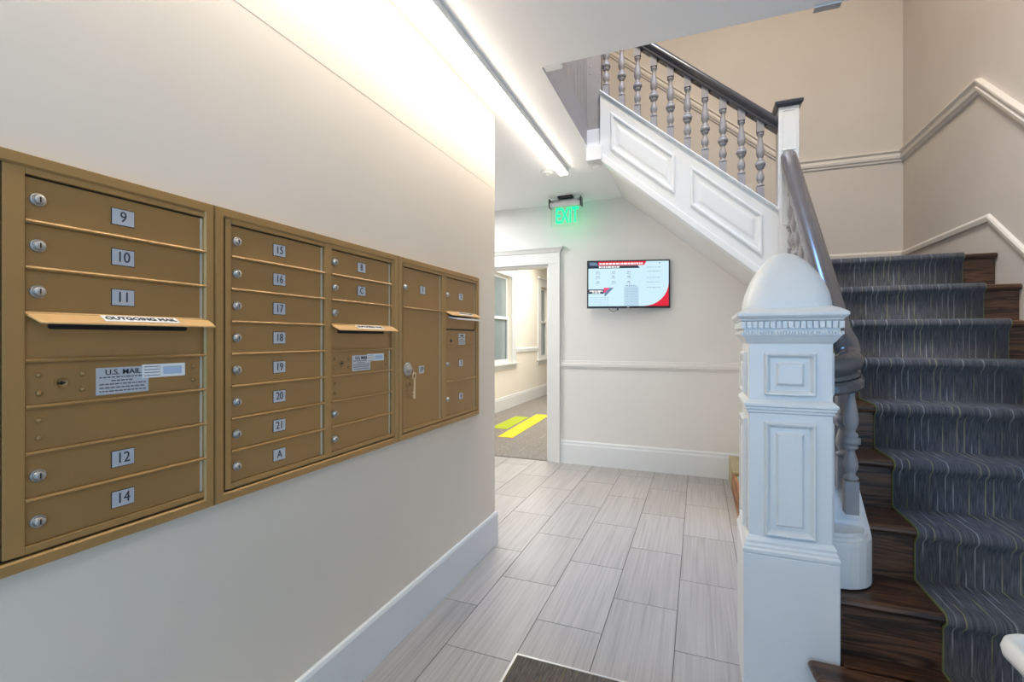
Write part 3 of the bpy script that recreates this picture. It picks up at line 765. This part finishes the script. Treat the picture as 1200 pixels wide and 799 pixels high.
def slot_panel(unit, y0, y1, k0, k1, txt, letter=False):
    za, zb2 = ROWZ(k1)+.0035, ROWZ(k0)-.0035
    b = MB(); b.box(DOORX-.006, DOORX, y0+.002, y1-.003, za, zb2); d = b.build('slot_panel', 'golddk', unit, bevel=.001)
    zs = zb2-.018; ya, yb2 = y0+.035, y1-.045
    b = MB(); r = .006
    prof = [(ya+r-r*math.cos(t), zs-r*math.sin(t)) for t in [PI/2-PI*i/6 for i in range(0)]]
    out = []
    for (cy, s_) in ((yb2-r, 1), (ya+r, -1)):
        for a in range(7):
            A = -PI/2+PI*a/6; out.append((cy+s_*r*math.cos(A), zs+s_*r*math.sin(A)))
    b.loft([[(x, y, z) for y, z in out] for x in (DOORX-.001, DOORX+.0006)]); b.build('mail_slot', 'black', d)
    # sloping flap above the slot
    zt = ROWZ(k0)+.003
    b = MB(); dp = .028
    b.loft([[(DOORX+.001, y0-.001-e*0, zt+.003), (FX+dp, y0-.001+.012-e, zt-.017), (FX+dp, y0+.011, zt-.021), (DOORX+.001, y0, zt-.003)] for e in (0,)] +
           [[(DOORX+.001, y1+.004, zt+.003), (FX+dp, y1+.006, zt-.017), (FX+dp, y1+.006, zt-.021), (DOORX+.001, y1+.004, zt-.003)]])
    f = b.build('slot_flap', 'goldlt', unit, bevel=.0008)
    # lettering on the flap
    Uv = Vector((-(dp+.005), 0, .020)).normalized(); mid = Vector((FX+dp-(dp+.005)*.5, (y0+y1)/2+.02, zt-.0070))
    wv = (y1-y0)*.22
    R_ = Vector((0, 1, 0)); N_ = R_.cross(Uv)
    q = [mid+R_*a*wv+Uv*c*.012+N_*.0009 for a, c in ((-1, -1), (1, -1), (1, 1), (-1, 1))]
    m_ = MB(); m_.prism([tuple(v) for v in q], tuple(N_*.0005)); m_.build('flap_sticker', 'paper', f)
    text_mesh(txt, .0165, tuple(mid+N_*.0019), (0, 1, 0), tuple(Uv), 'ink', f, 'lettering', bold=.0003, sx=1.12 if (y1-y0) > .3 else .9)
    return d
def mail_panel(unit, y0, y1, k0, k1, ly, w_, big=True):
    za, zb2 = ROWZ(k1)+.0035, ROWZ(k0)-.0035
    b = MB(); b.box(DOORX-.006, DOORX, y0+.002, y1-.012, za, zb2)
    d = b.build('mail_carrier_panel', 'golddk', unit, bevel=.001)
    MB().box(DOORX-.008, DOORX-.001, y1-.012, y1-.003, za, zb2).build('hinge_strip', 'gapgold', d)
    if big:
        for dy, z in ((.022, 1.239), (.022, 1.204), (.092, 1.237), (.092, 1.205), (y1-y0-.030, 1.240), (y1-y0-.030, 1.206)): b = MB(); rivet(b, y0+dy, z); b.build('rivet', 'golddk', d)
        b = MB(); b.lathe([(.0115, 0), (.0115, .002), (.0095, .0025), (.0095, .0006), (.0005, .0006)], (DOORX, y0+.057, 1.221), 'x', 18); lk = b.build('keyhole', 'golddk', d)
        b = MB(); b.box(DOORX+.0005, DOORX+.0012, y0+.0505, y0+.0635, 1.2195, 1.2225); b.lathe([(.0035, 0), (.0035, .0012)], (DOORX+.0006, y0+.057, 1.221), 'x', 10); b.build('keyhole_slit', 'keyhole', d)
    z0_, z1_ = (1.189, 1.247)
    b = MB(); b.box(DOORX+.0002, DOORX+.0010, ly, ly+w_, z0_, z1_); b.build('mail_label', 'plate', d, bevel=.001)
    R_, Uv = (0, 1, 0), (0, 0, 1); yc = ly+w_/2; k_ = w_/.103
    text_mesh('U.S. MAIL', .0165*min(1, k_+.1), (DOORX+.0014, yc, 1.2365), R_, Uv, 'ink', d, 'lettering', bold=.00008, sx=1.05 if big else .65)
    b = MB(); random.seed(3)
    for i, z in enumerate((1.2260, 1.2185, 1.2110, 1.2035, 1.1960)):
        a = ly+.006*k_+(.022*k_ if i == 1 else 0); e_ = ly+w_-.006*k_-(.024*k_ if i == 1 else 0)
        while a < e_-.003:
            l = random.uniform(.003, .010)*k_; b.box(DOORX+.0009, DOORX+.0012, a, min(a+l, e_), z-.0014, z+.0014); a += l+.0018
    b.build('small_print', 'inkgrey', d)
    return d
def sticker(d, ya, yb2, za, zb2):
    b = MB(); b.box(DOORX+.0011, DOORX+.0019, ya, yb2, za, zb2); b.box(DOORX+.0019, DOORX+.0021, ya+.35*(yb2-ya)+.012, yb2-.008, za+.006, zb2-.006, 1)
    b.build('paper_sticker', ['paper', 'bluepaper'], d)
    b = MB()
    for i in range(4): b.box(DOORX+.0021, DOORX+.0024, ya+.004, ya+.4*(yb2-ya), zb2-.006-.0068*i, zb2-.0045-.0068*i)
    b.build('small_print', 'inkgrey', d)
def blank(unit, y0, y1, k0, k1, riv=True):
    d = door(unit, 'blank_panel', y0, y1, k0, k1, None, False)
    if riv:
        zc = (ROWZ(k0)+ROWZ(k1))/2
        for z in (zc+.017, zc-.017): b = MB(); rivet(b, y0+.022, z); b.build('rivet', 'golddk', d)
    return d

# unit at the left of the photograph
m1 = thing('mailbox_unit', (XL, .65, .871), 'leftmost gold mailbox bank, boxes 9 to 14 with outgoing mail slot', 'mailbox')
c = (.494, .846); frame(m1, .431, .867, [c], [range(1, 8)])
for k, nme in ((0, '9'), (1, '10'), (2, '11'), (6, '12'), (7, '14')): door(m1, 'mailbox_door', c[0], c[1], k, k+1, nme, plate_y=.660)
slot_panel(m1, c[0], c[1], 3, 4, 'OUTGOING MAIL')
d = mail_panel(m1, c[0], c[1], 4, 5, .609, .103); sticker(d, .698, .795, 1.219, 1.250)
blank(m1, c[0], c[1], 5, 6)
# middle unit
m2 = thing('mailbox_unit', (XL, 1.28, .871), 'middle gold mailbox bank, boxes 15 to 21 and A beside B and C', 'mailbox')
cA, cB = (.917, 1.262), (1.294, 1.640); frame(m2, .869, 1.686, [cA, cB], [range(1, 8), range(1, 8)])
for k, nme in enumerate(['15', '16', '17', '18', '19', '20', '21', 'A']): door(m2, 'mailbox_door', cA[0], cA[1], k, k+1, nme, plate_y=1.080)
door(m2, 'mailbox_door', cB[0], cB[1], 0, 1, 'B', plate_y=1.457); door(m2, 'mailbox_door', cB[0], cB[1], 1, 2, 'C', plate_y=1.457); door(m2, 'mailbox_door', cB[0], cB[1], 2, 3)
slot_panel(m2, cB[0], cB[1], 3, 4, 'OUTGOING MAIL')
d = mail_panel(m2, cB[0], cB[1], 4, 5, 1.405, .104); sticker(d, 1.487, 1.592, 1.222, 1.250)
blank(m2, cB[0], cB[1], 5, 6); door(m2, 'mailbox_door', cB[0], cB[1], 6, 7); door(m2, 'mailbox_door', cB[0], cB[1], 7, 8)
# far unit
m3 = thing('mailbox_unit', (XL, 2.08, .871), 'far gold mailbox bank with tall parcel locker 1P beside boxes 2, 3 and 4', 'mailbox')
cA, cB = (1.722, 2.052), (2.092, 2.436); frame(m3, 1.688, 2.474, [cA, cB], [(2,), (2, 4, 6)])
frame_z = ROWZ(4)
door(m3, 'mailbox_door', cA[0], cA[1], 0, 2, '1'); pd = door(m3, 'parcel_locker_door', cA[0], cA[1], 2, 8, None, False)
b = MB(); b.box(DOORX, DOORX+.0018, 1.852, 1.893, 1.150, 1.184); b.build('number_plate', 'plate', pd)
text_mesh('1P', .031, (DOORX+.0022, 1.8725, 1.167), (0, 1, 0), (0, 0, 1), 'ink', pd, 'number', bold=.0002)
b = MB(); b.lathe([(.030, -.001), (.030, .003), (.026, .005), (.014, .006), (.013, .016), (.0005, .017)], (DOORX, 1.762, 1.175), 'x', 24); b.build('lock_plate', 'chrome', pd)
b = MB(); b.lathe([(.010, 0), (.010, .003), (.0006, .003)], (DOORX, 1.783, 1.112), 'x', 14); b.lathe([(.018, -.001), (.018, .0012), (.0006, .0012)], (DOORX-.0002, 1.762, 1.112), 'x', 20, mi=0)
for z in (1.140, 1.082): rivet(b, 1.757, z, .004)
b.build('spare_keyhole', 'golddk', pd)
door(m3, 'mailbox_door', cB[0], cB[1], 0, 2, '2')
slot_panel(m3, cB[0], cB[1], 2, 3, 'OUTGOING MAIL')
d = mail_panel(m3, cB[0], cB[1], 3, 4, 2.235, .075, big=False)
b = MB(); b.lathe([(.008, 0), (.008, .002), (.0005, .002)], (DOORX, 2.155, 1.215+.083), 'x', 14); b.build('keyhole', 'keyhole', d)
for ch in list(d.children):
    if ch.name.split('.')[0] in ('mail_label', 'lettering', 'small_print'): ch.location.z += .088
door(m3, 'mailbox_door', cB[0], cB[1], 4, 6, '3'); door(m3, 'mailbox_door', cB[0], cB[1], 6, 8, '4')

# the key hanging from the parcel locker's lock and the letter in the far slot
ky = thing('key', (DOORX+.018, 1.775, 1.10), 'pale brass key hanging from the round lock of parcel locker 1P', 'key')
b = MB(); X0 = DOORX+.019
b.box(X0, X0+.0025, 1.779, 1.790, 1.045, 1.132); b.box(X0, X0+.0025, 1.774, 1.779, 1.052, 1.060); b.box(X0, X0+.0025, 1.774, 1.779, 1.070, 1.078); b.build('blade', 'brass', ky)
b = MB(); b.tube([(X0+.001+.001*math.sin(a), 1.7845+.012*math.cos(a), 1.145+.013*math.sin(a)) for a in [2*PI*i/20 for i in range(21)]], .0028, 8); b.build('bow', 'brass', ky)
b = MB(); b.tube([(DOORX+.018, 1.770+.014*math.cos(a), 1.166+.013*math.sin(a)) for a in [2*PI*i/20 for i in range(21)]], .0018, 8); b.build('key_ring', 'chrome', ky)
b = MB(); zq = ROWZ(2)-.0275
b.prism([(DOORX+.001, 2.125, zq), (FX+.036, 2.150, zq-.010), (FX+.036, 2.415, zq-.010), (DOORX+.001, 2.385, zq)], (0, 0, .006))
b.build('letter', 'paper', loc=(FX+.02, 2.28, zq), label='white envelope sticking out of the mail slot of the far bank', cat='letter', bevel=.0005)

# ------------------------------------------------------------------ LED strip, detectors, exit sign
lf = thing('linear_ceiling_light', (-1.055, 1.1, ZC), 'long white linear light fixed to the ceiling along the mailbox wall', 'light')
MB().box(-1.088, -1.012, -1.2, 3.86, ZC-.040, ZC-.0).build('housing', 'plastic', lf, bevel=.002)
MB().box(-1.086, -1.016, -1.195, 3.855, ZC-.052, ZC-.0395).build('diffuser', 'led', lf, bevel=.003)
sd = thing('smoke_detector', (-1.20, 3.86, ZC), 'small round white detector on the ceiling by the far end of the strip light', 'smoke detector')
MB().lathe([(.045, 0), (.047, -.012), (.040, -.022), (.022, -.026)], (-1.20, 3.86, ZC)).build('housing', 'plastic', sd)
MB().lathe([(.016, -.026), (.014, -.036), (.004, -.038)], (-1.20, 3.86, ZC)).build('sensor', 'plastic', sd)

ex = thing('exit_sign', (-1.23, 4.6, ZC), 'green lit EXIT sign with silver housing hanging from the ceiling', 'exit sign')
MB().box(-1.31, -1.16, 4.56, 4.64, ZC-.025, ZC-.001).build('mounting_plate', 'blackpl', ex, bevel=.003)
b = MB(); b.lathe([(.038, -.158), (.038, .158)], (-1.235, 4.6, ZC-.065), 'x', 20); b.box(-1.393, -1.077, 4.562, 4.638, ZC-.105, ZC-.065); b.build('housing', 'alu', ex)
for xx in (-1.400, -1.084+.003):
    MB().box(xx, xx+.010, 4.555, 4.645, ZC-.112, ZC-.022).build('end_cap', 'blackpl', ex, bevel=.002)
MB().box(-1.385, -1.085, 4.597, 4.603, ZC-.30, ZC-.105).build('sign_panel', 'clear', ex)
text_mesh('EXIT', .215, (-1.222, 4.5935, ZC-.200), (1, 0, 0), (0, 0, 1), 'exit', ex, 'lettering', bold=.0045, depth=.001, sx=.54)

gl = bpy.data.lights.new('exit_glow', 'AREA'); gl.shape = 'RECTANGLE'; gl.size, gl.size_y = .28, .17; gl.energy = .2; gl.color = (.02, 1, .30)
go = bpy.data.objects.new('exit_glow', gl); COL.objects.link(go); go.location = (0, .012, -.20); go.rotation_euler = (PI/2, 0, 0); go.parent = ex
# small cable loop under the head of the upper stringer
b = MB(); b.tube([(-.70+.045*math.sin(a), 3.47+.01*math.sin(2*a), 2.598-.018*(1-math.cos(a))) for a in [2*PI*i/16 for i in range(17)]], .003, 6)
b.build('cable', 'offwhite', loc=(-.70, 3.47, 2.59), label='small loop of pale cable below the head of the panelled stringer', cat='cable')

# ------------------------------------------------------------------ television
tv = thing('television', (-.64, 4.72, 1.84), 'flat black-framed screen on the back wall showing a pale blue and red notice', 'television')
ang = math.radians(15)
tv.rotation_euler = (0, 0, ang)
W2, H2 = .396, .234
ORG[tv.name] = Vector((0, 0, 0))   # parts are modelled around the origin and carried by the empty
b = MB(); b.box(-W2, W2, 0, .035, -H2, H2); b.build('housing', 'blackpl', tv, bevel=.003)
b = MB()
b.loft([[(x, -.004, z) for x, z in ((-W2, -H2), (W2, -H2), (W2, H2), (-W2, H2))], [(x, -.004, z) for x, z in ((-W2+.012, -H2+.020), (W2-.012, -H2+.020), (W2-.012, H2-.012), (-W2+.012, H2-.012))], [(x, .001, z) for x, z in ((-W2+.012, -H2+.020), (W2-.012, -H2+.020), (W2-.012, H2-.012), (-W2+.012, H2-.012))]], caps=False)
b.build('bezel', 'blackpl', tv)
L_, R_, B_, T_ = -W2+.012, W2-.012, -H2+.020, H2-.012
scr = MB().box(L_, R_, -.001, .0005, B_, T_).build('screen', 's_bg', tv)
def sp(name, poly, m, lv=1):
    o = MB().prism([(x, -.001-.0006*lv, z) for x, z in poly], (0, .0005, 0)).build(name, m, scr); return o
wd, ht = R_-L_, T_-B_
q = lambda fx, fz: (L_+wd*fx, T_-ht*fz)
sp('header_bar', [q(.125, 0), q(.725, 0), q(.70, .085), q(.125, .085)], 's_red')
sp('header_bar', [q(0, 0), q(.125, 0), q(.125, .15), q(0, .15)], 's_dark')
sp('header_bar', [q(.0, .09), q(.62, .09), q(.645, .15), q(0, .15)], 's_dark')
sp('logo_patch', [q(.012, .015), q(.10, .015), q(.125, .085), q(.02, .085)], 's_blue', 2)
sp('red_corner', [q(1, .47)]+[q(1-.31*(1-math.cos(t_*PI/2/8*1.0)), .47+.53*math.sin(t_*PI/2/8)) for t_ in range(1, 9)][::1]+[q(1, 1)], 's_red')
sp('side_panel', [q(.45, .56), q(.63, .56), q(.63, 1), q(.45, 1)], 's_bg2')
sp('tag', [q(.0, .62), q(.195, .62), q(.195, .72), q(0, .72)], 's_dark', 2)
sp('tag', [q(.195, .585), q(.27, .585), q(.205, .70), q(.195, .70)], 's_pink', 2)
sp('tag', [q(.27, .585), q(.32, .585), q(.205, .79), q(.205, .70)], 's_blue', 2)
random.seed(5)
b = MB(); b2 = MB()
def words(mb, fx0, fx1, fz, h, lv=3, gap=.008):
    a = fx0
    while a < fx1-.01:
        l = random.uniform(.012, .04); x1_, z1_ = q(min(a+l, fx1), fz+h); x0_, z0_ = q(a, fz)
        mb.box(x0_, x1_, -.001-.0006*lv, -.001-.0006*lv+.0005, z1_, z0_); a += l+gap
words(b, .14, .68, .030, .035); words(b, .135, .39, .105, .03); words(b, .015, .18, .645, .028); words(b, .05, .15, .685, .02)
b.build('screen_text', 's_white', scr)
for cx_ in (.10, .30, .49):
    for fz in (.22, .32, .44): words(b2, cx_, cx_+.04, fz, .025); words(b2, cx_-.01, cx_+.05, fz+.045, .012)
for fz in (.13, .22, .36, .46, .58): words(b2, .73, .90, fz, .012)
words(b2, .47, .60, .53, .025); words(b2, .88, .90, .03, .03)
for i in range(6): words(b2, .02, .26, .80+.03*i, .006)
for i in range(6): words(b2, .47, .62, .62+.055*i, .006)
b2.build('screen_text', 's_grey', scr)
b = MB(); b.box(-.10, .10, .035, .075, -.10, .10); b.build('rear_bulge', 'blackpl', tv, bevel=.004)
b = MB(); b.box(-.03, .03, .07, .125, -.04, .04); b.build('wall_bracket', 'blackpl', tv)
b = MB(); b.tube([(-.14+.04*math.cos(a)-.0, .03, -H2+.003-.032*math.sin(a)) for a in [PI*i/12 for i in range(13)]], .0028, 6); b.box(-.104, -.090, .024, .036, -H2-.018, -H2+.002); b.build('cable_loop', 'blackpl', tv)
MB().cbox((0, -.0045, -H2+.010), (.022, .001, .006)).build('badge', 'alu', tv)

# ------------------------------------------------------------------ low box under the stairs, mat, table by the stairs
bx = thing('storage_box', (.36, 4.3, 0), 'low wooden box with straw-coloured board and teal label behind the newel', 'box')
b = MB(); b.box(.268, .455, 3.76, YB-.022, .0, .20); b.build('body', 'boxwood', bx, bevel=.003)
b = MB(); b.box(.262, .457, 4.25, YB-.021, .200, .222); b.build('lid', 'boxlid', bx, bevel=.003)
b = MB(); b.box(.262, .268, 4.45, YB-.03, .004, .198); b.build('side_board', 'boxlid', bx)
b = MB(); b.box(.29, .40, 4.02, 4.20, .200, .203); b.build('label_patch', 'teal', bx)

mt = thing('door_mat', (-.2, 1.2, 0), 'brown striped door mat with thin metal edge on the tiled floor', 'mat')
MB().box(-.692, .232, .708, 1.819, .0005, .009).build('pile', 'matcarpet', mt)
b = MB(); b.box(-.701, -.692, .70, 1.828, .0005, .011); b.box(.232, .241, .70, 1.828, .0005, .011); b.box(-.692, .232, 1.819, 1.828, .0005, .011); b.box(-.692, .232, .70, .709, .0005, .011); b.build('edge_strip', 'alu', mt)

# white console table whose far corner shows at the lower right
tb = thing('side_table', (.85, .75, 0), 'white side table with rounded raised rim in the bottom right corner', 'table')
def rrect(x0, x1, y0, y1, r, z, n=8):
    out = []
    for cx_, cy_, a0 in ((x1-r, y1-r, 0), (x0+r, y1-r, 90), (x0+r, y0+r, 180), (x1-r, y0+r, 270)):
        for i in range(n+1):
            A = math.radians(a0+90*i/n); out.append((cx_+r*math.cos(A), cy_+r*math.sin(A), z))
    return out
tx0, tx1, ty0, ty1 = .527, 1.10, .55, 1.20
b = MB()
b.loft([rrect(tx0+.010, tx1-.010, ty0+.010, ty1-.010, .04, .712), rrect(tx0+.002, tx1-.002, ty0+.002, ty1-.002, .045, .718), rrect(tx0, tx1, ty0, ty1, .045, .730), rrect(tx0+.004, tx1-.004, ty0+.004, ty1-.004, .043, .745), rrect(tx0+.010, tx1-.010, ty0+.010, ty1-.010, .04, .750),
        rrect(tx0+.020, tx1-.020, ty0+.020, ty1-.020, .035, .746), rrect(tx0+.028, tx1-.028, ty0+.028, ty1-.028, .03, .738), rrect(tx0+.036, tx1-.036, ty0+.036, ty1-.036, .03, .736)], sm=True)
b.build('tabletop', 'white', tb)
for xx in (tx0+.09, tx1-.09):
    for yy_ in (ty0+.09, ty1-.09):
        MB().squares([(.013, 0), (.022, .713)], (xx, yy_, 0)).build('leg', 'white', tb, bevel=.003)

# corridor ceiling light
cl = thing('corridor_ceiling_light', (-2.9, 9.0, 2.95), 'bright ceiling light of the corridor seen through the doorway', 'light')
MB().box(-3.05, -2.65, 8.4, 9.8, 2.90, 2.949).build('housing', 'plastic', cl, bevel=.004)
MB().box(-3.03, -2.67, 8.42, 9.78, 2.885, 2.901).build('diffuser', 'corrled', cl)
